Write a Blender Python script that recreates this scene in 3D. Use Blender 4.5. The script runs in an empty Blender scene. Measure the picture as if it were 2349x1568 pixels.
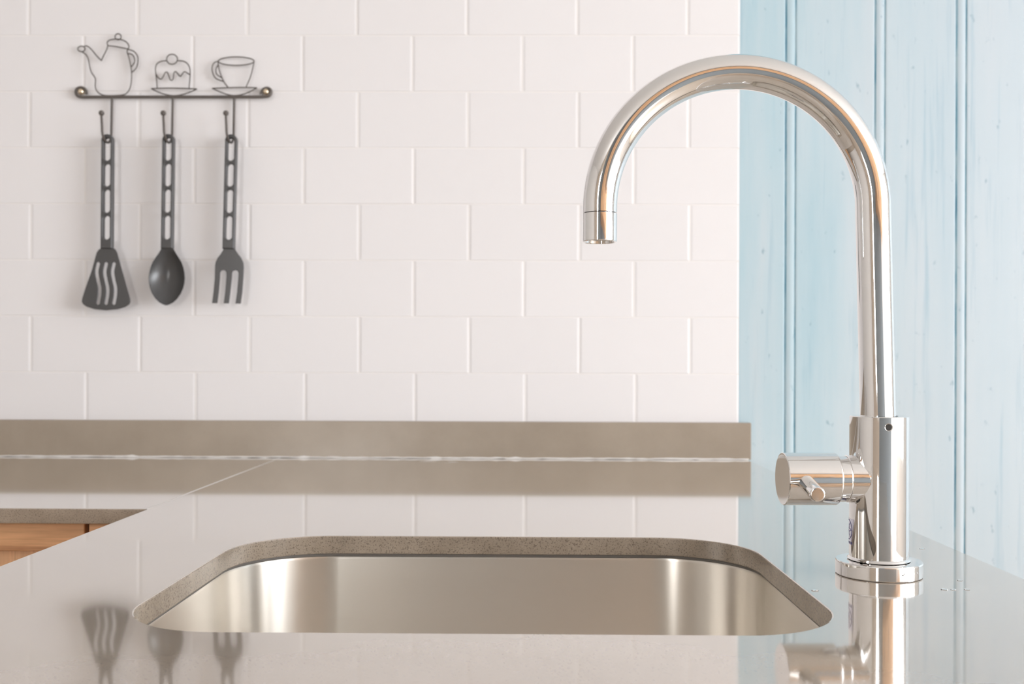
import bpy, bmesh, math, random
from mathutils import Vector, Matrix
R = math.radians
random.seed(4)
S = bpy.context.scene
COL = S.collection

# ------------------------------------------------------------------ camera
cam_d = bpy.data.cameras.new('camera'); cam = bpy.data.objects.new('camera', cam_d)
COL.objects.link(cam); S.camera = cam
cam_d.sensor_width = 36.0; cam_d.lens = 36.0 * 2350 / 2349
cam_d.shift_y = 50.0 / 2349                      # level camera, horizon a little below the middle
cam_d.clip_start = 0.02
cam.matrix_world = (Matrix.Translation((0, 0, 1.072)) @ Matrix.Rotation(R(.66), 4, 'Z')
                    @ Matrix.Rotation(R(90), 4, 'X') @ Matrix.Rotation(.0035, 4, 'Z'))
cam_d.dof.use_dof = True; cam_d.dof.focus_distance = 0.85; cam_d.dof.aperture_fstop = 11.0

# ------------------------------------------------------------------ light
S.view_settings.view_transform = 'Standard'; S.view_settings.look = 'None'
S.view_settings.exposure = -0.03; S.view_settings.gamma = 1.0
S.view_settings.use_curve_mapping = False
w = bpy.data.worlds.new('world'); S.world = w; w.use_nodes = True
w.node_tree.nodes['Background'].inputs[0].default_value = (.80, .90, 1, 1)
w.node_tree.nodes['Background'].inputs[1].default_value = 1.0

def area(name, loc, rot, sx, sy, power, col):
    l = bpy.data.lights.new(name, 'AREA'); l.shape = 'RECTANGLE'; l.size = sx; l.size_y = sy
    l.energy = power; l.color = col
    o = bpy.data.objects.new(name, l); COL.objects.link(o); o.location = loc; o.rotation_euler = rot
    return o
# daylight entering through the windows of the right wall and the rear wall
area('daylight_right', (4.46, -0.90, 1.50), (0, R(90), 0), 1.8, 2.8, 240, (.94, .965, 1.0))
area('daylight_rear', (-1.10, -2.46, 1.55), (R(90), 0, 0), .46, 1.4, 31, (1.0, .99, .98))

# ------------------------------------------------------------------ materials
def new_mat(name):
    m = bpy.data.materials.new(name); m.use_nodes = True
    nt = m.node_tree; b = nt.nodes['Principled BSDF']
    return m, nt, b
def plain(name, col, rough=.5, metal=0, ior=1.5, **kw):
    m, nt, b = new_mat(name)
    b.inputs['Base Color'].default_value = (*col, 1); b.inputs['Roughness'].default_value = rough
    b.inputs['Metallic'].default_value = metal; b.inputs['IOR'].default_value = ior
    for k, v in kw.items(): b.inputs[k].default_value = v
    return m
def nd(nt, t, **kw):
    n = nt.nodes.new(t)
    for k, v in kw.items():
        if k in n.inputs: n.inputs[k].default_value = v
        else: setattr(n, k, v)
    return n
def coords(nt, scale=(1, 1, 1), kind='Object'):
    tc = nd(nt, 'ShaderNodeTexCoord'); mp = nd(nt, 'ShaderNodeMapping'); mp.inputs['Scale'].default_value = scale
    nt.links.new(tc.outputs[kind], mp.inputs[0]); return mp.outputs[0]
def ramp(nt, src, stops):
    r = nd(nt, 'ShaderNodeValToRGB'); e = r.color_ramp.elements
    while len(e) < len(stops): e.new(.5)
    for el, (p, c) in zip(e, stops): el.position = p; el.color = (*c, 1) if len(c) == 3 else c
    nt.links.new(src, r.inputs[0]); return r.outputs[0]
def bump(nt, b, src, strength, dist=.001):
    n = nd(nt, 'ShaderNodeBump', Strength=strength, Distance=dist)
    nt.links.new(src, n.inputs['Height']); nt.links.new(n.outputs[0], b.inputs['Normal'])
def mixc(nt, fac, a, c, blend='MIX'):
    m = nd(nt, 'ShaderNodeMix', data_type='RGBA', blend_type=blend)
    for sock, v in ((m.inputs[0], fac), (m.inputs[6], a), (m.inputs[7], c)):
        if isinstance(v, (int, float)): sock.default_value = v
        elif isinstance(v, tuple): sock.default_value = (*v, 1)
        else: nt.links.new(v, sock)
    return m.outputs[2]
def noise(nt, vec, scale, detail=3, rough=.5):
    n = nd(nt, 'ShaderNodeTexNoise', Scale=scale, Detail=detail, Roughness=rough)
    nt.links.new(vec, n.inputs['Vector']); return n.outputs['Fac']

def tile_mat():
    m, nt, b = new_mat('white_glazed_tile')
    info = nd(nt, 'ShaderNodeObjectInfo')
    c = ramp(nt, info.outputs['Random'], [(0, (.80, .778, .784)), (1, (.815, .793, .799))])
    nt.links.new(c, b.inputs['Base Color'])
    b.inputs['Roughness'].default_value = .48
    v = coords(nt, (1, 1, 1)); bump(nt, b, noise(nt, v, 14, 1), .08, .002)
    return m
def quartz_mat(name='taupe_quartz', rough=.07, coat=1.0, tone=.95, ior=2.25):
    m, nt, b = new_mat(name)
    v = coords(nt, (1, 1, 1))
    big = noise(nt, v, 9, 4, .6)
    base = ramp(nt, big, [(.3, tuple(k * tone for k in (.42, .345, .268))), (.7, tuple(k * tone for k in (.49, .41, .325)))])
    fine = noise(nt, v, 520, 2, .6)
    sp = ramp(nt, fine, [(.30, (.86, .85, .84)), (.38, (1, 1, 1)), (.66, (1, 1, 1)), (.74, (1.03, 1.03, 1.03))])
    nt.links.new(mixc(nt, 1.0, base, sp, 'MULTIPLY'), b.inputs['Base Color'])
    b.inputs['Roughness'].default_value = rough; b.inputs['IOR'].default_value = ior
    b.inputs['Coat Weight'].default_value = coat; b.inputs['Coat Roughness'].default_value = .05; b.inputs['Coat IOR'].default_value = 1.85
    return m
def quartz_edge_mat():
    m, nt, b = new_mat('sawn_taupe_quartz')
    v = coords(nt, (1, 1, 1))
    base = ramp(nt, noise(nt, v, 30, 4, .6), [(.3, (.27, .215, .16)), (.7, (.35, .285, .22))])
    sp = ramp(nt, noise(nt, v, 700, 2, .6), [(.34, (.5, .47, .45)), (.45, (1, 1, 1)), (.64, (1, 1, 1)), (.74, (1.3, 1.3, 1.25))])
    nt.links.new(mixc(nt, 1.0, base, sp, 'MULTIPLY'), b.inputs['Base Color'])
    b.inputs['Roughness'].default_value = .24; b.inputs['IOR'].default_value = 1.8
    return m
def steel_mat():
    m, nt, b = new_mat('brushed_stainless_steel')
    v = coords(nt, (3, 3, 900))
    b.inputs['Base Color'].default_value = (.83, .785, .72, 1); b.inputs['Metallic'].default_value = 1
    nt.links.new(ramp(nt, noise(nt, v, 1, 2), [(.3, (.32,) * 3), (.7, (.36,) * 3)]), b.inputs['Roughness'])
    b.inputs['Anisotropic'].default_value = .9; b.inputs['Anisotropic Rotation'].default_value = .25
    tg = nd(nt, 'ShaderNodeTangent', direction_type='RADIAL', axis='Z'); nt.links.new(tg.outputs[0], b.inputs['Tangent'])
    return m
def wood_mat(name, axis, dark=(.48, .23, .105), light=(.84, .48, .25)):
    m, nt, b = new_mat(name)
    sc = {'x': (1.5, 30, 30), 'z': (30, 30, 1.5)}[axis]
    v = coords(nt, sc)
    n = noise(nt, v, 1.6, 5, .6)
    fine = noise(nt, v, 9, 3, .6)
    c = ramp(nt, n, [(.30, dark), (.46, light), (.6, tuple(.85 * x for x in light)), (.75, dark)])
    f = ramp(nt, fine, [(.3, (.82, .8, .78)), (.7, (1.06, 1.06, 1.06))])
    nt.links.new(mixc(nt, 1, c, f, 'MULTIPLY'), b.inputs['Base Color'])
    b.inputs['Roughness'].default_value = .38
    bump(nt, b, fine, .1, .0006)
    return m
def plank_mat():
    m, nt, b = new_mat('pale_blue_painted_board')
    v = coords(nt, (9, 9, .9)); v2 = coords(nt, (1, 1, 1)); vs = coords(nt, (60, 60, 2.2))
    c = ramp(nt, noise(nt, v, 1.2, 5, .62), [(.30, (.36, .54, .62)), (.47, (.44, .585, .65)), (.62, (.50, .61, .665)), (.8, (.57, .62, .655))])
    # colour turns paler to the right: light from that side painted in
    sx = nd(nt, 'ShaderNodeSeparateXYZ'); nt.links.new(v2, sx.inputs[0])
    side_light = nd(nt, 'ShaderNodeMapRange'); nt.links.new(sx.outputs[0], side_light.inputs[0])
    for k_, q_ in ((1, .44), (2, .80), (3, .0), (4, .62)): side_light.inputs[k_].default_value = q_
    c = mixc(nt, side_light.outputs[0], c, (.525, .575, .625))
    st = ramp(nt, noise(nt, vs, 1.0, 4, .65), [(.28, (.60, .77, .85)), (.43, (1, 1, 1))])
    c = mixc(nt, .55, c, mixc(nt, 1, c, st, 'MULTIPLY'))
    sp = nd(nt, 'ShaderNodeTexNoise', Scale=70.0, Detail=3.0, Roughness=.6)
    mp = coords(nt, (1, 1, .45)); nt.links.new(mp, sp.inputs['Vector'])
    spots = ramp(nt, sp.outputs['Fac'], [(.255, (.50, .62, .69)), (.33, (1, 1, 1))])
    c = mixc(nt, .8, c, mixc(nt, 1, c, spots, 'MULTIPLY'))
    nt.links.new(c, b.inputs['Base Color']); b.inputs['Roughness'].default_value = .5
    bump(nt, b, noise(nt, vs, 1.0, 4, .65), .12, .001)
    return m
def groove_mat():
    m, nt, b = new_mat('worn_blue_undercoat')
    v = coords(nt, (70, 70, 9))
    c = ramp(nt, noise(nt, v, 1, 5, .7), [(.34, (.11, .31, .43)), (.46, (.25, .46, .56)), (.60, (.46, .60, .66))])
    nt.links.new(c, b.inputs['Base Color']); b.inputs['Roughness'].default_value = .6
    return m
M = dict(
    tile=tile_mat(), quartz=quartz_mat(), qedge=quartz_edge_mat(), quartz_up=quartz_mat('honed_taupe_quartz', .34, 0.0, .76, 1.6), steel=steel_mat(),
    grout=plain('cream_grout', (.83, .80, .785), .8),
    wood_x=wood_mat('orange_wood_level_grain', 'x'), wood_z=wood_mat('orange_wood_upright_grain', 'z', (.58, .30, .15), (.88, .54, .31)),
    plank=plank_mat(), groove=groove_mat(),
    chrome=plain('polished_chrome', (.84, .83, .82), .03, 1),
    chrome_dull=plain('satin_chrome', (.62, .60, .58), .22, 1),
    iron=plain('dark_grey_coated_iron', (.105, .09, .08), .42),
    nylon=plain('charcoal_nylon', (.072, .071, .072), .26, 0, 1.5),
    brass=plain('pale_brass', (.78, .66, .50), .28, 1),
    silicone=plain('white_silicone', (.82, .80, .78), .35),
    white=plain('white_wall_paint', (.82, .80, .78), .7),
    ceiling=plain('white_ceiling_paint', (.86, .85, .84), .8),
    beige=plain('warm_beige_paint', (.72, .62, .52), .7),
    grey=plain('blue_grey_paint', (.28, .31, .33), .6),
    taupe=plain('taupe_wall_paint', (.60, .57, .54), .7),
    joint=plain('grey_shadow_line', (.16, .145, .13), .6),  # flat grey for the painted shadow line round the sink
    dark=plain('dark_recess', (.03, .028, .026), .5),
    floor=wood_mat('warm_wood_floor', 'x', (.36, .29, .23), (.50, .42, .34)),
    carcass=plain('white_melamine', (.74, .72, .70), .45),
    sticker=plain('lilac_clear_sticker', (.66, .66, .77), .12, 1),
    ink=plain('blue_ink', (.055, .06, .26), .4),
    water=plain('clear_water', (1, 1, 1), .02, 0, 1.33, **{'Transmission Weight': 1.0}),
)

# ------------------------------------------------------------------ helpers
def link(name, me, mat=None, parent=None, smooth=False):
    if mat is not None and not me.materials: me.materials.append(mat)
    o = bpy.data.objects.new(name, me); COL.objects.link(o)
    if parent: o.parent = parent
    if smooth:
        for p in me.polygons: p.use_smooth = True
    return o
def tag(o, label, cat, group=None):
    o['label'] = label; o['category'] = cat
    if group: o['group'] = group
    return o
def thing(name, label, cat, loc=(0, 0, 0), group=None):
    o = bpy.data.objects.new(name, None); COL.objects.link(o); o.location = loc; o.empty_display_size = .05
    return tag(o, label, cat, group)
def struct(o): o['kind'] = 'structure'; return o
def bm_mesh(bm, name='mesh'):
    bmesh.ops.recalc_face_normals(bm, faces=bm.faces)
    me = bpy.data.meshes.new(name); bm.to_mesh(me); bm.free(); return me
def box_bm(bm, x0, x1, y0, y1, z0, z1):
    v = [bm.verts.new(p) for p in ((x0, y0, z0), (x1, y0, z0), (x1, y1, z0), (x0, y1, z0), (x0, y0, z1), (x1, y0, z1), (x1, y1, z1), (x0, y1, z1))]
    fs = [bm.faces.new([v[i] for i in f]) for f in ((3, 2, 1, 0), (4, 5, 6, 7), (0, 1, 5, 4), (1, 2, 6, 5), (2, 3, 7, 6), (3, 0, 4, 7))]
    return fs
def box(name, b, mat, parent=None, bev=0, seg=2):
    bm = bmesh.new(); box_bm(bm, *b)
    if bev: bmesh.ops.bevel(bm, geom=bm.edges[:], offset=bev, segments=seg, affect='EDGES', profile=.5)
    return link(name, bm_mesh(bm), mat, parent)
def lathe(name, prof, mat, parent=None, seg=64, axis='z', at=(0, 0, 0), smooth_angle=35):
    """prof: (radius, height) pairs turned about an axis through `at`."""
    pr = [prof[0]]                                   # keep the shading of long runs straight beside rounded corners
    for (r0, h0), (r1, h1) in zip(prof, prof[1:]):
        L = math.hypot(r1 - r0, h1 - h0)
        if L > .003:
            for t in (.0004 / L, 1 - .0004 / L): pr.append((r0 + (r1 - r0) * t, h0 + (h1 - h0) * t))
        pr.append((r1, h1))
    bm = bmesh.new(); rings = []
    for r, h in pr:
        if r < 1e-7: rings.append([bm.verts.new((0, 0, h))])
        else: rings.append([bm.verts.new((r * math.cos(2 * math.pi * i / seg), r * math.sin(2 * math.pi * i / seg), h)) for i in range(seg)])
    for a, c in zip(rings, rings[1:]):
        for i in range(seg):
            j = (i + 1) % seg
            vs = [a[i % len(a)], a[j % len(a)], c[j % len(c)], c[i % len(c)]]
            u = []
            for q in vs:
                if q not in u: u.append(q)
            if len(u) > 2:
                try: bm.faces.new(u)
                except ValueError: pass
    if axis == 'x': bmesh.ops.rotate(bm, verts=bm.verts, matrix=Matrix.Rotation(R(90), 3, 'Y'))
    if axis == 'y': bmesh.ops.rotate(bm, verts=bm.verts, matrix=Matrix.Rotation(R(90), 3, 'X'))
    bmesh.ops.translate(bm, verts=bm.verts, vec=at)
    me = bm_mesh(bm); sharp_smooth(me, smooth_angle)
    return link(name, me, mat, parent)
def sharp_smooth(me, ang=35):
    for p in me.polygons: p.use_smooth = True
    me.set_sharp_from_angle(angle=R(ang))
def flat_caps(me, axis):                              # keep the broad faces of a plate truly flat
    for p in me.polygons:
        if abs(p.normal[axis]) > .999: p.use_smooth = False
def frames(pts, closed=False):
    n = len(pts); T = []
    for i in range(n):
        a = pts[i - 1] if (i > 0 or closed) else pts[i]
        c = pts[(i + 1) % n] if (i < n - 1 or closed) else pts[i]
        T.append((c - a).normalized())
    ref = Vector((0, 1, 0)) if abs(T[0].y) < .9 else Vector((1, 0, 0))
    N = [(ref - T[0] * ref.dot(T[0])).normalized()]
    for i in range(1, n):
        v = N[-1] - T[i] * N[-1].dot(T[i]); N.append(v.normalized())
    return T, N
def tube_bm(bm, pts, rad, seg=10, closed=False, caps=True):
    pts = [Vector(p) for p in pts]; T, N = frames(pts, closed); rings = []
    for i, (p, t, n) in enumerate(zip(pts, T, N)):
        b = t.cross(n); r = rad[i] if isinstance(rad, (list, tuple)) else rad
        rings.append([bm.verts.new(p + (n * math.cos(2 * math.pi * k / seg) + b * math.sin(2 * math.pi * k / seg)) * r) for k in range(seg)])
    m = len(rings)
    for i in range(m if closed else m - 1):
        a, c = rings[i], rings[(i + 1) % m]
        for k in range(seg): bm.faces.new((a[k], a[(k + 1) % seg], c[(k + 1) % seg], c[k]))
    if caps and not closed: bm.faces.new(rings[0][::-1]); bm.faces.new(rings[-1])
def tube(name, pts, rad, mat, parent=None, seg=12, closed=False):
    bm = bmesh.new(); tube_bm(bm, pts, rad, seg, closed)
    me = bm_mesh(bm); sharp_smooth(me, 50); return link(name, me, mat, parent)
def catmull(P, n=6, closed=False):
    P = [Vector(p) for p in P]; out = []; m = len(P)
    rng = range(m) if closed else range(m - 1)
    for i in rng:
        p1, p2 = P[i], P[(i + 1) % m]
        p0 = P[i - 1] if (i > 0 or closed) else p1 * 2 - p2
        p3 = P[(i + 2) % m] if (i + 2 < m or closed) else p2 * 2 - p1
        for k in range(n):
            t = k / n
            out.append(.5 * ((2 * p1) + (p2 - p0) * t + (2 * p0 - 5 * p1 + 4 * p2 - p3) * t * t + (3 * p1 - p0 - 3 * p2 + p3) * t ** 3))
    if not closed: out.append(P[-1])
    return out
def rrect(x0, x1, y0, y1, r, n=10):
    """r: radius or (bl, br, tr, tl)."""
    if not isinstance(r, tuple): r = (r,) * 4
    pts = []
    for (cx, cy, a, q) in ((x0 + r[0], y0 + r[0], 180, r[0]), (x1 - r[1], y0 + r[1], 270, r[1]), (x1 - r[2], y1 - r[2], 0, r[2]), (x0 + r[3], y1 - r[3], 90, r[3])):
        for k in range(n + 1):
            t = R(a + 90 * k / n); pts.append((cx + q * math.cos(t), cy + q * math.sin(t)))
    return pts
def plate(loops, half, bevel=0, res=2):
    """flat plate from an outline and holes (2D loops), thickness 2*half, filled and extruded; returns a mesh in XY."""
    cu = bpy.data.curves.new('outline', 'CURVE'); cu.dimensions = '2D'; cu.fill_mode = 'BOTH'
    cu.extrude = half - bevel; cu.bevel_depth = bevel; cu.bevel_resolution = res; cu.offset = -bevel
    for lp in loops:
        s = cu.splines.new('POLY'); s.points.add(len(lp) - 1); s.use_cyclic_u = True
        for q, p in zip(s.points, lp): q.co = (p[0], p[1], 0, 1)
    o = bpy.data.objects.new('outline', cu); COL.objects.link(o)
    dg = bpy.context.evaluated_depsgraph_get(); dg.update()
    me = bpy.data.meshes.new_from_object(o.evaluated_get(dg))
    bpy.data.objects.remove(o); bpy.data.curves.remove(cu)
    bm = bmesh.new(); bm.from_mesh(me); bmesh.ops.remove_doubles(bm, verts=bm.verts, dist=1e-6)
    bpy.data.meshes.remove(me)
    me = bm_mesh(bm, 'plate'); me.materials.clear(); return me
def upright(me):                                     # XY plate -> XZ plane, front to -Y
    me.transform(Matrix.Rotation(R(90), 4, 'X')); return me

# ------------------------------------------------------------------ the room
YT = 1.872                                           # face of the tiles
XL, XR, YB, ZC = -2.60, 4.40, -2.40, 2.60
XT = .392                                            # right end of the tiling
struct(box('floor', (XL - .1, XR + .1, YB - .1, YT + .15, -.06, 0), M['floor']))
struct(box('ceiling', (XL - .1, XR + .1, YB - .1, YT + .15, ZC, ZC + .06), M['ceiling']))
# back wall: substrate, tiles, boards
bm = bmesh.new()
f1 = box_bm(bm, XL, XT, YT + .0008, YT + .12, 0, ZC); f2 = box_bm(bm, XT, XR, YT + .014, YT + .12, 0, ZC)
for f in f2: f.material_index = 1
me = bm_mesh(bm); me.materials.append(M['grout']); me.materials.append(M['groove'])
wall_back = struct(link('wall_back', me))
wall_back['label'] = 'back wall with white brick-laid tiles beside pale blue boards'

def tile_mesh(wd, ht):
    """glazed tile with cushioned edges, front face at y=0 towards -Y."""
    bm = bmesh.new(); prof = ((0, 0, .0060), (0, 0, .0010), (.0008, .0002, .0006), (.0038, .0005, 0.0))
    rings = []
    for ix, iz, y in prof:
        a, c = wd / 2 - ix, ht / 2 - iz
        rings.append([bm.verts.new(p) for p in ((-a, y, -c), (a, y, -c), (a, y, c), (-a, y, c))])
    for p, q in zip(rings, rings[1:]):
        for i in range(4): bm.faces.new((p[i], p[(i + 1) % 4], q[(i + 1) % 4], q[i]))
    bm.faces.new(rings[-1])
    return bm_mesh(bm)
PX, PZ, J = .2015, .1029, .0020
full = tile_mesh(PX - J, PZ - J); full.materials.append(M['tile'])
z_ref = 1.0547 - .0003                               # a course joint
# one measured joint position for each course, upward from the worktop
row_x = {0: .2040, 1: .3030, 2: .2010, 3: .3022, 4: .2003, 5: .2994, 6: .1975, 7: .2970}
for r in range(-1, 15):
    zc = z_ref - PZ / 2 + r * PZ
    if zc + PZ / 2 > ZC: break
    xj = row_x.get(r, .2040 - .0012 * r + (.0995 if r % 2 else 0))
    k = -16
    while True:
        a = xj + k * PX; c = a + PX
        k += 1
        if a > XT - .012: break
        if c < XL + .02: continue
        a2, c2 = max(a, XL), min(c, XT + J / 2)
        if c2 - a2 > PX - 1e-4: me = full
        else: me = tile_mesh(c2 - a2 - J, PZ - J); me.materials.append(M['tile'])
        o = link('tile', me, None, wall_back)
        o.location = ((a2 + c2) / 2, YT + random.uniform(-.0002, .0002), zc)
        o.rotation_euler = (random.uniform(-.0012, .0012), 0, random.uniform(-.0014, .0014))

def plank(x0, x1, z0, z1, bead=True):
    """tongue-and-groove board with a bead along its left edge."""
    yf = YT + .0015; g = .0026
    P = []                                           # (x, depth behind face, groove?)
    if bead:
        P += [(x0, .0030), (x0 + .0008, .0026), (x0 + g, .0012)]
        for k in range(7):
            t = k / 6; P.append((x0 + g + (.0165 - g) * t, .0009 - .0009 * math.sin(math.pi * t)))
        P += [(x0 + .0165 + .0010, .0022), (x0 + .0165 + .0018, .0022), (x0 + .0165 + .0030, .0004)]
    else: P += [(x0, .0004)]
    P += [(x0 + (.022 if bead else .002), 0), (x1 - .003, 0), (x1 - .0012, .0005), (x1, .0030)]
    bm = bmesh.new(); A = [bm.verts.new((x, yf + d, z0)) for x, d in P]; B = [bm.verts.new((x, yf + d, z1)) for x, d in P]
    for i in range(len(P) - 1):
        f = bm.faces.new((A[i], A[i + 1], B[i + 1], B[i])); f.smooth = False
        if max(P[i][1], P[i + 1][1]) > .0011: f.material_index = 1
    a0 = bm.verts.new((x0, yf + .012, z0)); a1 = bm.verts.new((x1, yf + .012, z0))
    b0 = bm.verts.new((x0, yf + .012, z1)); b1 = bm.verts.new((x1, yf + .012, z1))
    for f in ((A[0], B[0], b0, a0), (A[-1], a1, b1, B[-1]), (a0, b0, b1, a1)): bm.faces.new(f)
    bm.faces.new(A + [a1, a0]); bm.faces.new(B + [b1, b0])
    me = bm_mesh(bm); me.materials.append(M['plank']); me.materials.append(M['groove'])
    return link('plank', me, None, wall_back)
xs = [XT, .4757, .6379, .7852, .9440]
while xs[-1] < XR - .2: xs.append(xs[-1] + .156)
xs[-1] = XR
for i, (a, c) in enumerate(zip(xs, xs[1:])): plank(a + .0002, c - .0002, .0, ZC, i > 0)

# right wall with a wide window, rear wall with a smaller one
def wall_with_window(name, axis, pos, span, win, mat, sign):
    (s0, s1), (w0, w1, z0, z1) = span, win
    bm = bmesh.new(); t = .10
    for (a, c, q0, q1) in ((s0, w0, 0, ZC), (w1, s1, 0, ZC), (w0, w1, 0, z0), (w0, w1, z1, ZC)):
        if axis == 'x': box_bm(bm, *sorted((pos, pos + sign * t)), a, c, q0, q1)
        else: box_bm(bm, a, c, *sorted((pos, pos + sign * t)), q0, q1)
    return struct(link(name, bm_mesh(bm), mat))
def window(name, axis, pos, win, sign, nmull):
    w0, w1, z0, z1 = win
    e = bpy.data.objects.new(name, None); COL.objects.link(e); struct(e)
    def bar(nm, a, c, q0, q1, d0=.012, d1=.05):
        b = sorted((pos + sign * d0, pos + sign * d1))
        return box(nm, (*b, a, c, q0, q1) if axis == 'x' else (a, c, *b, q0, q1), M['white'], e)
    bar('window_frame', w0, w0 + .05, z0, z1); bar('window_frame', w1 - .05, w1, z0, z1)
    bar('window_frame', w0 + .05, w1 - .05, z0, z0 + .05); bar('window_frame', w0 + .05, w1 - .05, z1 - .05, z1)
    for k in range(nmull):
        c = w0 + (w1 - w0) * (k + 1) / (nmull + 1); bar('mullion', c - .025, c + .025, z0 + .05, z1 - .05)
    return e
wall_with_window('wall_right', 'x', XR, (YB - .1, YT + .02), (-2.3, .5, .60, 2.40), M['white'], 1)
window('window_1', 'x', XR, (-2.3, .5, .60, 2.40), 1, 2)
struct(box('wall_left', (XL - .1, XL, YB - .1, YT + .02, 0, ZC), M['taupe']))
# rear wall: beige plaster with a narrow window, a blue-grey painted bay, white plaster
WIN2 = (-1.33, -.87, .85, 2.25)
bm = bmesh.new()
for i, (a, c, z0, z1) in enumerate(((-.80, 1.90, 0, ZC), (1.90, XR, 0, ZC), (XL, WIN2[0], 0, ZC), (WIN2[1], -.80, 0, ZC), (WIN2[0], WIN2[1], 0, WIN2[2]), (WIN2[0], WIN2[1], WIN2[3], ZC))):
    for f in box_bm(bm, a, c, YB - .1, YB, z0, z1): f.material_index = min(i, 2)
me = bm_mesh(bm)
for k in ('grey', 'white', 'beige'): me.materials.append(M[k])
struct(link('wall_rear', me))
window('window_2', 'y', YB, WIN2, -1, 0)

# wooden wall cupboards behind the viewer (seen only as reflections in the tap)
def wall_cupboard(x0, x1, label):
    t = thing('wall_cupboard', label, 'cabinet', ((x0 + x1) / 2, YB + .005, 1.62), 'wooden cupboards facing the tap')
    hw = (x1 - x0) / 2 - .002
    box('carcass', (-hw, hw, 0, .33, 0, .78), M['wood_z'], t)
    for s in (0, 1):
        a = -hw + s * hw + .002; d = box('door', (a, a + hw - .004, .332, .352, .002, .778), M['wood_z'], t, .002, 1)
        box('handle', (a + (hw - .06 if s == 0 else .04), a + (hw - .045 if s == 0 else .055), .353, .375, .04, .16), M['chrome_dull'], d)
for i, lab in enumerate(('leftmost wooden wall cupboard of the three', 'middle wooden wall cupboard of the three', 'rightmost wooden wall cupboard of the three')):
    wall_cupboard(.10 + i * .80, .10 + (i + 1) * .80, lab + ', reflected in the tap')

# ------------------------------------------------------------------ worktops
ZT, TH = .900, .018                                  # top of the stone, thickness
XS, XE = -.4415, .4045                               # left and right edge of the sink run
YF, YW = .100, YT - .0005                            # front and wall side
YC = 1.1985                                          # front edge of the run along the wall
cut = rrect(-.2720, .2150, .6535, 1.0195, (.073, .073, .088, .088), 14)
def slab(name, loops, parent, org):
    lp = [[(p[0] - org[0], p[1] - org[1]) for p in l] for l in loops]
    me = plate(lp, TH / 2, .0012, 1)
    me.materials.append(M['quartz']); me.materials.append(M['qedge']); sharp_smooth(me, 20); flat_caps(me, 2)
    for p in me.polygons:
        if abs(p.normal.z) < .5: p.material_index = 1
    o = link(name, me, None, parent); o.location = (0, 0, TH / 2) if parent else (org[0], org[1], ZT - TH / 2)
    return o
wt = thing('worktop', 'polished taupe stone worktop slab with the sink cut into it', 'worktop', (-.02, 1.1, ZT - TH))
slab('slab', [[(XS, YF), (XE, YF), (XE, YW), (XS, YW)], cut], wt, (-.02, 1.1))
wl = thing('worktop', 'plain taupe stone worktop slab along the tiled wall, left of the seam', 'worktop', (-1.19, 1.53, ZT - TH))
slab('slab', [[(XL + .001, YC), (XS - .0012, YC), (XS - .0012, YW), (XL + .001, YW)]], wl, (-1.19, 1.53))
box('seam_filler', (XS - .0013 + 1.19, XS + .0001 + 1.19, YC + .002 - 1.53, YW - .002 - 1.53, .002, TH + .0001), M['silicone'], wl)

# upstand against the wall with a line of silicone along its foot
YU = 1.8525
up = thing('upstand', 'low taupe stone upstand standing on the worktop against the tiles', 'upstand', (-.77, YU, ZT))
uo = box('strip', (XL + .78, XE + .006 + .77, 0, YT - YU - .0008, .0003, .0668), M['quartz_up'], up, .0008, 1)
pts = []; x = XL + .03
while x < XE + .004:
    pts.append((x + .77, -.0006, .0014 + random.uniform(-.0003, .0005))); x += .012
rad = [.0013 + random.uniform(-.0004, .0005) + (.0012 if random.random() < .05 else 0) for _ in pts]
tube('sealant_bead', pts, rad, M['silicone'], up, 8)

# ------------------------------------------------------------------ sink
sk = thing('sink', 'undermounted brushed stainless steel sink bowl below the worktop cutout', 'sink', (-.0285, .8365, ZT - TH))
def ring_pts(grow, z, n=14, rsub=0):
    x0, x1, y0, y1 = -.2720 + .0285 - grow, .2150 + .0285 + grow, .6535 - .8365 - grow, 1.0195 - .8365 + grow
    f, b = max(.073 + grow - rsub, .01), max(.088 + grow - rsub, .01)
    return [(p[0], p[1], z) for p in rrect(x0, x1, y0, y1, (f, f, b, b), n)]
prof = [(.004, -.0006), (.0038, -.006), (.0030, -.03), (.0, -.155), (-.003, -.170), (-.009, -.180), (-.018, -.1855), (-.03, -.187)]
bm = bmesh.new(); rings = [[bm.verts.new(p) for p in ring_pts(g, z)] for g, z in prof]
n = len(rings[0])
for a, c in zip(rings, rings[1:]):
    for i in range(n): bm.faces.new((a[i], a[(i + 1) % n], c[(i + 1) % n], c[i]))
dr = [bm.verts.new((.046 * math.cos(math.atan2(v.co.y, v.co.x)), .046 * math.sin(math.atan2(v.co.y, v.co.x)), -.1885)) for v in rings[-1]]
for i in range(n): bm.faces.new((rings[-1][i], rings[-1][(i + 1) % n], dr[(i + 1) % n], dr[i]))
me = bm_mesh(bm); sharp_smooth(me, 60)
bowl = link('bowl', me, M['steel'], sk)
so = bowl.modifiers.new('sheet', 'SOLIDIFY'); so.thickness = .001; so.offset = 1
bm = bmesh.new(); A = [bm.verts.new(p) for p in ring_pts(.004, -.0006)]; B = [bm.verts.new(p) for p in ring_pts(.020, -.0006)]
for i in range(n): bm.faces.new((A[i], A[(i + 1) % n], B[(i + 1) % n], B[i]))
rim = link('rim', bm_mesh(bm), M['steel'], sk); so = rim.modifiers.new('sheet', 'SOLIDIFY'); so.thickness = .001; so.offset = 0
bm = bmesh.new(); gk = [[bm.verts.new(p) for p in ring_pts(g, z)] for g, z in ((.0030, -.0002), (.0026, -.0016), (.0034, -.0030))]  # dark strip added as the shadow line under the stone edge
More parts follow.
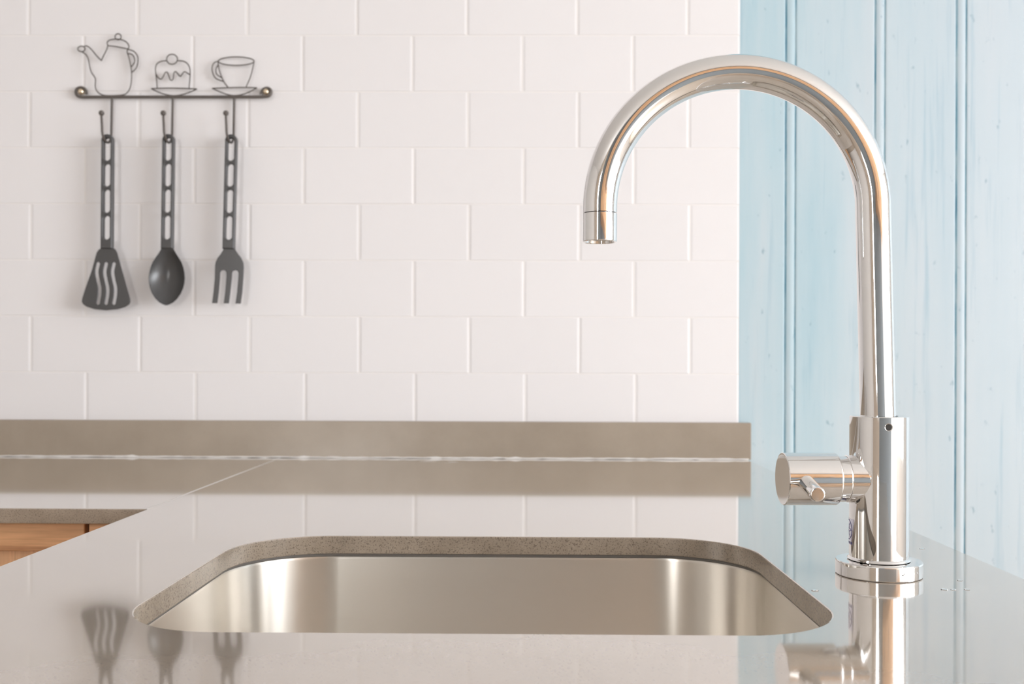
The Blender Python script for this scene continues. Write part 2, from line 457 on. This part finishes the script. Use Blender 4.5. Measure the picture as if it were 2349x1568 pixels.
for a, c in zip(gk, gk[1:]):
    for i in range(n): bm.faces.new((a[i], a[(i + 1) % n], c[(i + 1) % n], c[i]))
link('shadow_line_strip', bm_mesh(bm), M['joint'], sk, True)
lathe('drain', [(.0, -.1975), (.030, -.1975), (.036, -.196), (.041, -.190), (.0475, -.1862), (.0475, -.1885)], M['chrome_dull'], sk, 48)

# ------------------------------------------------------------------ cabinets under the worktops
def base_cabinet(x0, x1, label, handle=True):
    cx = (x0 + x1) / 2; hw = (x1 - x0) / 2 - .0012
    t = thing('base_cabinet', label, 'cabinet', (cx, YC, 0), None)
    z1 = ZT - TH - .001
    bm = bmesh.new()
    for b in ((-hw, -hw + .016, .045, .60, .10, z1), (hw - .016, hw, .045, .60, .10, z1), (-hw + .016, hw - .016, .045, .60, .10, .116), (-hw + .016, hw - .016, .584, .60, .116, z1)):
        box_bm(bm, *b)
    link('carcass', bm_mesh(bm), M['carcass'], t)
    box('plinth', (-hw, hw, .075, .09, .0, .10), M['wood_x'], t)
    d = bpy.data.objects.new('door', None); COL.objects.link(d); d.parent = t
    y0, y1 = .018, .040; zt = z1 - .001; zr = zt - .0335
    box('rail', (-hw + .001, hw - .001, y0, y1, zr, zt), M['wood_x'], d, .0012, 2)
    box('rail', (-hw + .001, hw - .001, y0, y1, .105, .160), M['wood_x'], d, .0012, 2)
    if hw > .06:
        for s in (-1, 1): box('stile', (*sorted((s * (hw - .001), s * (hw - .05))), y0, y1, .1605, zr - .0005), M['wood_z'], d, .0012, 2)
        box('panel', (-hw + .05, hw - .05, y0 + .011, y1 - .003, .1605, zr - .0005), M['wood_z'], d)
    else: box('panel', (-hw + .001, hw - .001, y0 + .011, y1 - .003, .1605, zr - .0005), M['wood_z'], d)
    return t
base_cabinet(-1.1215, -.5215, 'orange wooden base cabinet under the left worktop, framed door')
base_cabinet(-1.7215, -1.1225, 'orange wooden base cabinet next to the left wall')
base_cabinet(-.5205, XS + .0, 'narrow orange wooden filler cabinet beside the sink run')
# sink run
t = thing('sink_cabinet', 'wooden cabinet carrying the sink worktop', 'cabinet', (-.0185, 1.15, 0))
bm = bmesh.new(); z1 = ZT - TH - .0005
for b in ((XS + .022 + .0185, XS + .04 + .0185, -1.02, .55, .10, z1), (XE - .04 + .0185, XE - .022 + .0185, -1.02, .55, .10, z1), (XS + .04 + .0185, XE - .04 + .0185, -1.02, .55, .10, .118), (XS + .04 + .0185, XE - .04 + .0185, .532, .55, .118, z1)): box_bm(bm, *b)
link('carcass', bm_mesh(bm), M['wood_z'], t)
for s in (0, 1):
    a = XS + .024 + .0185 + s * .4005
    d = box('door', (a, a + .396, -1.042, -1.022, .104, z1 - .003), M['wood_z'], t, .0015, 1)
    box('handle', (a + (.35 if s == 0 else .03), a + (.365 if s == 0 else .045), -1.07, -1.043, .62, .76), M['chrome_dull'], d)
box('plinth', (XS + .03 + .0185, XE - .03 + .0185, -.97, -.955, 0, .10), M['wood_x'], t)

# ------------------------------------------------------------------ mixer tap
FX, FY = .2925, .8460
tap = thing('mixer_tap', 'tall chrome gooseneck mixer tap standing right of the sink', 'tap', (FX, FY, ZT))
lathe('base_flange', [(.0, .0003), (.0338, .0003), (.0343, .0010), (.0343, .0112), (.0338, .0120), (.0262, .0122), (.0, .0122)], M['chrome'], tap, 96)
lathe('gasket', [(.0, .0001), (.0330, .0001), (.0330, .0012), (.0, .0012)], M['dark'], tap, 64)
# body: turned, with a drilled set-screw hole in front near the top
RB, HB = .02345, .1303
body = lathe('body', [(.0, .0126), (.0245, .0126), (.0250, .0134), (.0245, .0142), (RB, .0150), (RB, HB - .0006), (RB - .0006, HB), (.0146, HB), (.0146, HB - .004)], M['chrome'], tap, 128)
az = R(-91.5); hz = .1222
hole = lathe('set_screw', [(.0, -.0022), (.0020, -.0022), (.0021, -.0002), (.0031, .0004), (.0031, -.0002)], M['chrome_dull'], tap, 32)
rotm = Matrix.Rotation(az, 4, 'Z') @ Matrix.Rotation(R(90), 4, 'Y')
hole.matrix_local = Matrix.Translation((RB * math.cos(az), RB * math.sin(az), hz)) @ rotm
sock = lathe('socket', [(.0, .0), (.0024, .0), (.0024, .0001), (.0, .0001)], M['dark'], None, 20)
sock.parent = hole; sock.location = (0, 0, .0001)
# drill: cut the hole through the body skin
cutter = lathe('cutter', [(.0, -.006), (.0026, -.006), (.0026, .006), (.0, .006)], None, None, 24)
cutter.matrix_world = Matrix.Translation((FX, FY, ZT)) @ hole.matrix_local
bo = body.modifiers.new('drill', 'BOOLEAN'); bo.operation = 'DIFFERENCE'; bo.object = cutter; bo.solver = 'EXACT'
dg = bpy.context.evaluated_depsgraph_get(); dg.update()
nm = bpy.data.meshes.new_from_object(body.evaluated_get(dg)); body.modifiers.clear(); body.data = nm
bpy.data.objects.remove(cutter)
# spout
xl, xr = .0623 - FX, .2869 - FX; zc = 1.2003 - ZT; rr = (xr - xl) / 2; xc = (xl + xr) / 2
P = [(-.0010, 0, HB - .004)]
for k in range(1, 9): t_ = k / 8; P.append((-.0010 + (xr + .0010) * t_, 0, HB - .004 + (zc - HB + .004) * t_))
for k in range(1, 72): a = math.pi * k / 72; P.append((xc + rr * math.cos(a), 0, zc + rr * 1.003 * math.sin(a)))
P += [(xl, 0, zc), (xl, 0, 1.1964 - ZT)]
tube('spout', P, .01415, M['chrome'], tap, 64)
lathe('aerator', [(.0, 1.1752 - ZT), (.0112, 1.1752 - ZT), (.0118, 1.1728 - ZT), (.0138, 1.1726 - ZT), (.01415, 1.1732 - ZT), (.01415, 1.1956 - ZT), (.0138, 1.1960 - ZT), (.0, 1.1960 - ZT)], M['chrome'], tap, 64, at=(xl, 0, 0))
lathe('aerator_mesh', [(.0, 1.1747 - ZT), (.0110, 1.1747 - ZT), (.0110, 1.1751 - ZT), (.0, 1.1751 - ZT)], M['chrome_dull'], tap, 32, at=(xl, 0, 0))
# side valve and handle (axis to the left)
HZ = .0785
def xl_(X): return X - FX
val = lathe('valve_body', [(.0, .004), (.0193, .004), (.0193, .0268), (.0187, .0274), (.0, .0274)], M['chrome'], tap, 64)
val.matrix_local = Matrix.Translation((0, 0, HZ)) @ Matrix.Rotation(R(-90), 4, 'Y')
hd = lathe('handle', [(.0, .0278), (.0184, .0278), (.0187, .0284), (.0187, .0358), (.0208, .0362), (.0215, .0372), (.0215, .0795), (.0210, .0801), (.0203, .0801), (.0, .0799)], M['chrome'], tap, 96)
hd.matrix_local = Matrix.Translation((0, 0, HZ)) @ Matrix.Rotation(R(2.0), 4, 'Z') @ Matrix.Rotation(R(-90), 4, 'Y')
lv = lathe('lever', [(.0, .012), (.0066, .012), (.0064, .022), (.0060, .064), (.0056, .0655), (.0048, .0660), (.0, .0660)], M['chrome'], None, 48)
lv.parent = hd
tgt = Vector((.2235 - FX, .781 - FY, .9735 - ZT)); src = Vector((.2290 - FX, 0, HZ + .0005)); d = (tgt - src).normalized()
q = d.to_track_quat('Z', 'Y').to_matrix().to_4x4()
lv.matrix_basis = hd.matrix_basis.inverted() @ Matrix.Translation(src) @ q
# emblem sticker on the left flank of the body
def on_body(name, loops, mat, parent, lift, az0, z0):
    """2D shapes (mm-size loops) wrapped round the body."""
    bm = bmesh.new()
    for outer, inner in loops:
        k = len(outer); vs = []
        for lp in (outer, inner):
            if lp is None: continue
            vs.append([bm.verts.new(((RB + lift) * math.cos(az0 + p[0] / RB), (RB + lift) * math.sin(az0 + p[0] / RB), z0 + p[1])) for p in lp])
        if inner is None: bm.faces.new(vs[0])
        else:
            for i in range(k): bm.faces.new((vs[0][i], vs[0][(i + 1) % k], vs[1][(i + 1) % k], vs[1][i]))
    me = bm_mesh(bm); o = link(name, me, mat, parent)
    return o
A0, Z0 = R(-191), .0365
bm = bmesh.new(); g = 12; rows = []
for zz in (-.0122, .0092):
    rows.append([bm.verts.new(((RB + .00012) * math.cos(A0 + s), (RB + .00012) * math.sin(A0 + s), Z0 + zz)) for s in [R(-26) + R(52) * i / g for i in range(g + 1)]])
for i in range(g): bm.faces.new((rows[0][i], rows[0][i + 1], rows[1][i + 1], rows[1][i]))
stk = link('sticker', bm_mesh(bm), M['sticker'], tap)
circ = lambda r, n=40: [(r * math.cos(2 * math.pi * i / n), r * math.sin(2 * math.pi * i / n)) for i in range(n)]
leaf = lambda a, L, wd: [(math.cos(a) * L * t - math.sin(a) * wd * s * math.sin(math.pi * t), math.sin(a) * L * t + math.cos(a) * wd * s * math.sin(math.pi * t)) for s, ts in ((1, [i / 8 for i in range(9)]), (-1, [i / 8 for i in range(7, 0, -1)])) for t in ts]
sh = [(circ(.0085), circ(.0077))] + [(leaf(R(a), .0072, .0013), leaf(R(a), .0064, .0007)) for a in (0, 55, 125, 180, 235, 305)]
sh += [([(x, -.0116), (x + .0016, -.0116), (x + .0016, -.0096), (x, -.0096)], None) for x in (-.0075, -.0046, -.0017, .0012, .0041, .0066)]
on_body('emblem', sh, M['ink'], stk, .00022, A0, Z0)

# ------------------------------------------------------------------ wire rack
K = 1.832e-4
YR = YT - .0095
rk = thing('utensil_rack', 'dark wire rack with teapot, cake and cup outlines screwed to the tiles', 'rack', (-.6425, YR, 1.5568))
def q(u, v, y=0): return Vector(((u - 1130) * K, y, -(v - 715) * K))
def wire(name, strokes, rad, parent, mat=None):
    bm = bmesh.new()
    for st in strokes:
        pts, closed = (st[0], True) if isinstance(st, tuple) else (st, False)
        tube_bm(bm, catmull([q(*p) for p in pts], 5, closed), rad, 8, closed)
    me = bm_mesh(bm); sharp_smooth(me, 60); return link(name, me, mat or M['iron'], parent)
circle = lambda cx, cy, rx, ry, n=14: ([(cx + rx * math.cos(2 * math.pi * i / n), cy + ry * math.sin(2 * math.pi * i / n)) for i in range(n)],)
WR = .00112
wire('teapot_outline', [
    circle(215, 238, 36, 27),
    [(245, 208), (280, 213), (320, 250), (370, 310), (415, 355)], [(415, 355), (440, 300), (468, 245), (480, 205)],
    [(480, 205), (474, 172), (500, 149), (550, 141), (600, 143), (650, 160), (680, 187), (690, 215), (682, 240)],
    [(480, 205), (560, 214), (640, 230), (682, 240)], circle(582, 117, 30, 30),
    [(682, 240), (672, 268), (690, 320), (708, 400), (718, 470), (716, 560), (702, 630), (670, 678), (620, 698), (500, 704), (430, 697), (382, 670), (356, 620), (357, 545), (345, 515), (315, 470), (298, 410), (287, 350), (262, 298), (218, 264)],
    [(682, 240), (740, 262), (776, 310), (782, 370), (764, 430), (718, 474)], [(680, 284), (720, 292), (745, 330), (746, 372), (715, 418)]], WR, rk)
wire('cake_outline', [
    [(975, 628), (970, 560), (960, 480), (957, 430), (972, 387), (1012, 362), (1070, 355)],
    [(1176, 355), (1240, 361), (1280, 390), (1300, 432), (1304, 490), (1300, 560), (1294, 628)], circle(1122, 341, 54, 50),
    [(960, 482), (985, 525), (1015, 538), (1037, 508), (1057, 472), (1076, 474), (1092, 512), (1104, 543), (1122, 550), (1136, 530), (1141, 482), (1157, 463), (1177, 482), (1205, 512), (1227, 485), (1247, 466), (1272, 476), (1302, 497)],
    [(915, 633), (1060, 628), (1220, 630), (1372, 636)], [(915, 633), (980, 665), (1060, 692), (1140, 704), (1225, 693), (1310, 665), (1372, 636)]], WR, rk)
wire('cup_outline', [
    circle(1764, 360, 178, 42, 18), [(1582, 368), (1590, 430), (1612, 500), (1642, 567), (1680, 618)], [(1943, 356), (1930, 430), (1905, 520), (1864, 614)],
    [(1590, 358), (1545, 375), (1523, 422), (1531, 482), (1562, 532), (1636, 562)], [(1582, 398), (1562, 440), (1570, 490), (1622, 527)],
    [(1525, 630), (1680, 624), (1860, 621), (1972, 625)], [(1525, 630), (1600, 664), (1680, 692), (1750, 702), (1832, 690), (1900, 664), (1972, 625)]], WR, rk)
bm = bmesh.new()
barp = [(268, 690), (262, 655), (235, 628), (200, 624), (168, 642), (160, 676), (178, 706), (220, 717), (300, 717)]
tube_bm(bm, catmull([q(*p) for p in barp], 6) + [q(1130, 716)] + catmull([q(u, v) for u, v in ((1960, 715), (2050, 714), (2092, 706), (2110, 680), (2108, 648), (2082, 628), (2045, 634), (2020, 660), (2012, 690))], 6),   .0027, 10)
me = bm_mesh(bm); sharp_smooth(me, 60); link('rail', me, M['iron'], rk)
for u in (212, 2062):
    s = lathe('screw', [(.0, -.0050), (.0022, -.0048), (.0046, -.0034), (.0058, -.0008), (.0060, .0004), (.0030, .0008), (.0030, .0098), (.0, .0098)], M['brass'], rk, 24)
    s.matrix_local = Matrix.Translation(q(u, 664)) @ Matrix.Rotation(R(-90), 4, 'X')
hooks = []
for (u0, u1) in ((523, 517), (1131, 1126), (1745, 1741)):
    a = q(u0, 722); b = q(u1, 1105)
    F = -.031                                        # how far the hook stands off the wall rod
    pts = [a, a.lerp(b, .5), b] + [Vector((b.x - .004 * t, F * .62 * (1 - math.cos(math.pi * t)) / 2 * 1.6, b.z - .016 * math.sin(math.pi * t) + .002 * t)) for t in [i / 10 for i in range(1, 11)]]
    e = pts[-1]
    pts += [Vector((e.x - .0005, e.y + .0005, e.z + .010)), Vector((e.x - .0010, e.y - .0005, e.z + .024)), Vector((e.x - .0012, e.y - .0005, e.z + .032))]
    h = tube('hook', pts, .0023, M['iron'], rk, 10)
    bl = lathe('ball_tip', [(.0050 * math.sin(math.pi * i / 10), -.0050 * math.cos(math.pi * i / 10)) for i in range(11)], M['iron'], h, 20)
    bl.location = pts[-1]; hooks.append((b, e))

# ------------------------------------------------------------------ hanging utensils
def handle(t, W=.0108, L=.207):
    tp = [(W * math.sin(R(a)), -W + W * math.cos(R(a)) + .0) for a in range(-90, 91, 12)]
    outl = [(p[0], p[1]) for p in tp] + [(W, -L), (-W, -L)]
    outl = [(-W, -L), (W, -L)] + [(p[0], p[1]) for p in reversed(tp)]
    holes = []
    for z0, z1 in ((-.0070, -.0480), (-.0535, -.0945), (-.1000, -.1420), (-.1475, -.1905)):
        holes.append(rrect(-.0060, .0060, z1, z0, .00595, 6))
    me = upright(plate([outl] + holes, .0060, .0025, 4)); sharp_smooth(me, 30); flat_caps(me, 1)
    return link('handle', me, M['nylon'], t)
def place(t, hi, px_x, top_z, tilt=0, pitch=0):
    t.location = (px_x, YR - .0175, top_z); t.rotation_euler = (pitch, tilt, 0)
U0 = 1.4840
sp = thing('spatula', 'charcoal slotted spatula hanging from the hook below the teapot', 'spatula'); place(sp, 0, -.7535, U0, 0, R(-.6))
handle(sp)
s_ = .783e-3 / 4.126
def z2(u, v, cu): return ((u - cu) * s_, -(v - 380 * 0) * s_)
def head(t, outl, holes, cu, half=.0016, bev=.0008, zoff=.0, name='blade'):
    # points in units of the 4.126x study, x from the handle axis, v from y=380 px
    f = lambda p: ((p[0] - cu) * s_, -(65 + p[1] / 4.126) * .783e-3)
    me = upright(plate([[f(p) for p in outl]] + [[f(p) for p in h] for h in holes], half, bev, 2)); sharp_smooth(me, 30); flat_caps(me, 1)
    return link(name, me, M['nylon'], t)
bl_out = [(405, 812), (512, 812), (535, 828), (552, 860)] + [(600, 1030), (640, 1170)] + [(676, 1290), (682, 1325), (672, 1350)] + [(630, 1378), (560, 1398), (450, 1408), (340, 1398), (265, 1375), (228, 1350), (217, 1325), (222, 1290)] + [(260, 1170), (310, 1030), (355, 860), (375, 830)]
def sslot(x):
    c = catmull([Vector((x, 960, 0)), Vector((x - 14, 1040, 0)), Vector((x - 2, 1120, 0)), Vector((x + 14, 1190, 0)), Vector((x + 14, 1260, 0)), Vector((x, 1345, 0))], 5)
    L_, R_ = [], []
    for i, p in enumerate(c):
        a = c[max(i - 1, 0)]; b = c[min(i + 1, len(c) - 1)]; d = (b - a).normalized(); nn = Vector((-d.y, d.x, 0)) * 16
        L_.append((p + nn)[:2]); R_.append((p - nn)[:2])
    e0 = [(c[0].x, c[0].y - 14)]; e1 = [(c[-1].x, c[-1].y + 14)]
    return L_ + e1 + R_[::-1] + e0
head(sp, [(p[0], p[1]) for p in bl_out][::-1], [sslot(x) for x in (372, 448, 523)], 455)

sn = thing('serving_spoon', 'charcoal solid serving spoon hanging from the middle hook', 'spoon'); place(sn, 1, -.6430, U0 + .0005, R(.35), R(-.6))
handle(sn)
# bowl: rows of the outline, hollow towards the room
rowsz = [(800, 52), (830, 62), (860, 78), (900, 105), (950, 137), (1000, 156), (1050, 167), (1100, 172), (1150, 168), (1200, 157), (1250, 136), (1300, 102), (1335, 64), (1355, 26), (1361, 4)]
bm = bmesh.new(); g = 16; F_, B_ = [], []
for v, hw in rowsz:
    zz = -(65 + v / 4.126) * .783e-3; t_ = max(0, min(1, (v - 830) / 530)); dep = .019 * math.sin(math.pi * min(1, t_ ** .85)) ** .8 if 0 < t_ < 1 else 0
    fr = []; bk = []
    for i in range(g + 1):
        s = -1 + 2 * i / g; x = s * hw * s_; y = dep * (1 - s * s) ** .9
        fr.append(bm.verts.new((x - .001 * t_, y - .0010, zz))); bk.append(bm.verts.new((x - .001 * t_, y + .0014 + .002 * (1 - t_) * (1 - s * s), zz)))
    F_.append(fr); B_.append(bk)
for a, c, fl in [(F_, F_, 0), (B_, B_, 1)]:
    for r0, r1 in zip(a, a[1:]):
        for i in range(g): bm.faces.new((r0[i], r0[i + 1], r1[i + 1], r1[i]))
for r in range(len(F_) - 1):
    for i in (0, g): bm.faces.new((F_[r][i], F_[r + 1][i], B_[r + 1][i], B_[r][i]))
for r in (0, -1):
    for i in range(g): bm.faces.new((F_[r][i], F_[r][i + 1], B_[r][i + 1], B_[r][i]))
me = bm_mesh(bm); sharp_smooth(me, 60); link('bowl', me, M['nylon'], sn)

fk = thing('serving_fork', 'charcoal three-pronged serving fork hanging from the hook below the cup', 'fork'); place(fk, 2, -.5290, U0, R(1.1), R(-.6))
handle(fk)
# two open notches between three prongs, shoulders narrowing into the neck
C0 = 1624
outl = [(C0 - 52, 800), (C0 - 56, 830), (C0 - 78, 870), (C0 - 108, 910), (C0 - 125, 950), (C0 - 130, 990), (C0 - 130, 1100), (C0 - 138, 1230), (C0 - 149, 1340), (C0 - 99, 1340), (C0 - 88, 1230), (C0 - 80, 1100), (C0 - 79, 1050), (C0 - 72, 1030), (C0 - 50, 1021), (C0 - 28, 1030), (C0 - 20, 1050), (C0 - 20, 1100), (C0 - 27, 1230), (C0 - 38, 1340), (C0 + 12, 1340), (C0 + 23, 1230), (C0 + 33, 1100), (C0 + 34, 1050), (C0 + 40, 1030), (C0 + 65, 1021), (C0 + 88, 1030), (C0 + 95, 1050), (C0 + 94, 1100), (C0 + 86, 1230), (C0 + 74, 1340), (C0 + 124, 1340), (C0 + 137, 1230), (C0 + 144, 1100), (C0 + 145, 990), (C0 + 140, 950), (C0 + 118, 905), (C0 + 84, 862), (C0 + 60, 830), (C0 + 52, 800)]
head(fk, outl[::-1] if False else outl, [], C0 - 3, .0017, .0008, name='prongs')

# ------------------------------------------------------------------ small marks: silicone smears and water
for (x, y, a, b_) in ((-.1675, 1.800, .015, .0022), (-.1250, 1.785, .012, .0018)):
    bm = bmesh.new(); nseg = 20
    ring = [bm.verts.new((x + .02 + a * math.cos(2 * math.pi * i / nseg) * random.uniform(.85, 1.1), y - 1.1 + b_ * math.sin(2 * math.pi * i / nseg) * random.uniform(.8, 1.2), TH + .0001)) for i in range(nseg)]
    top = bm.verts.new((x + .02, y - 1.1, TH + .0006))
    for i in range(nseg): bm.faces.new((ring[i], ring[(i + 1) % nseg], top))
    me = bm_mesh(bm); sharp_smooth(me, 80); link('sealant_smear', me, M['silicone'], wt)
def droplet_mesh():
    bm = bmesh.new(); bmesh.ops.create_uvsphere(bm, u_segments=14, v_segments=8, radius=1)
    for v in bm.verts: v.co.z = max(v.co.z, -.15)
    bmesh.ops.scale(bm, vec=(1, 1, .42), verts=bm.verts)
    me = bm_mesh(bm); sharp_smooth(me, 50); me.materials.append(M['water']); return me
dm = droplet_mesh()
for (x, y, r, lab) in ((.3232, .7894, .0021, 'water droplet right of the tap base, leftmost of three in a line'),
                       (.3298, .7890, .0015, 'water droplet right of the tap base, middle one of three in a line'),
                       (.3405, .7898, .0018, 'water droplet right of the tap base, rightmost of three in a line'),
                       (.3493, .8233, .0016, 'water droplet just behind the line of three beside the tap base'),
                       (.2225, .7834, .0019, 'water droplet between the right rim of the sink and the tap'),
                       (.3740, .9650, .0016, 'water droplet behind the tap near the right edge of the worktop')):
    o = link('water_droplet', dm); o.location = (x, y, ZT + .15 * .42 * r + .00002); o.scale = (r * random.uniform(1, 1.6), r, r)
    tag(o, lab, 'droplet', 'water droplets on the worktop')
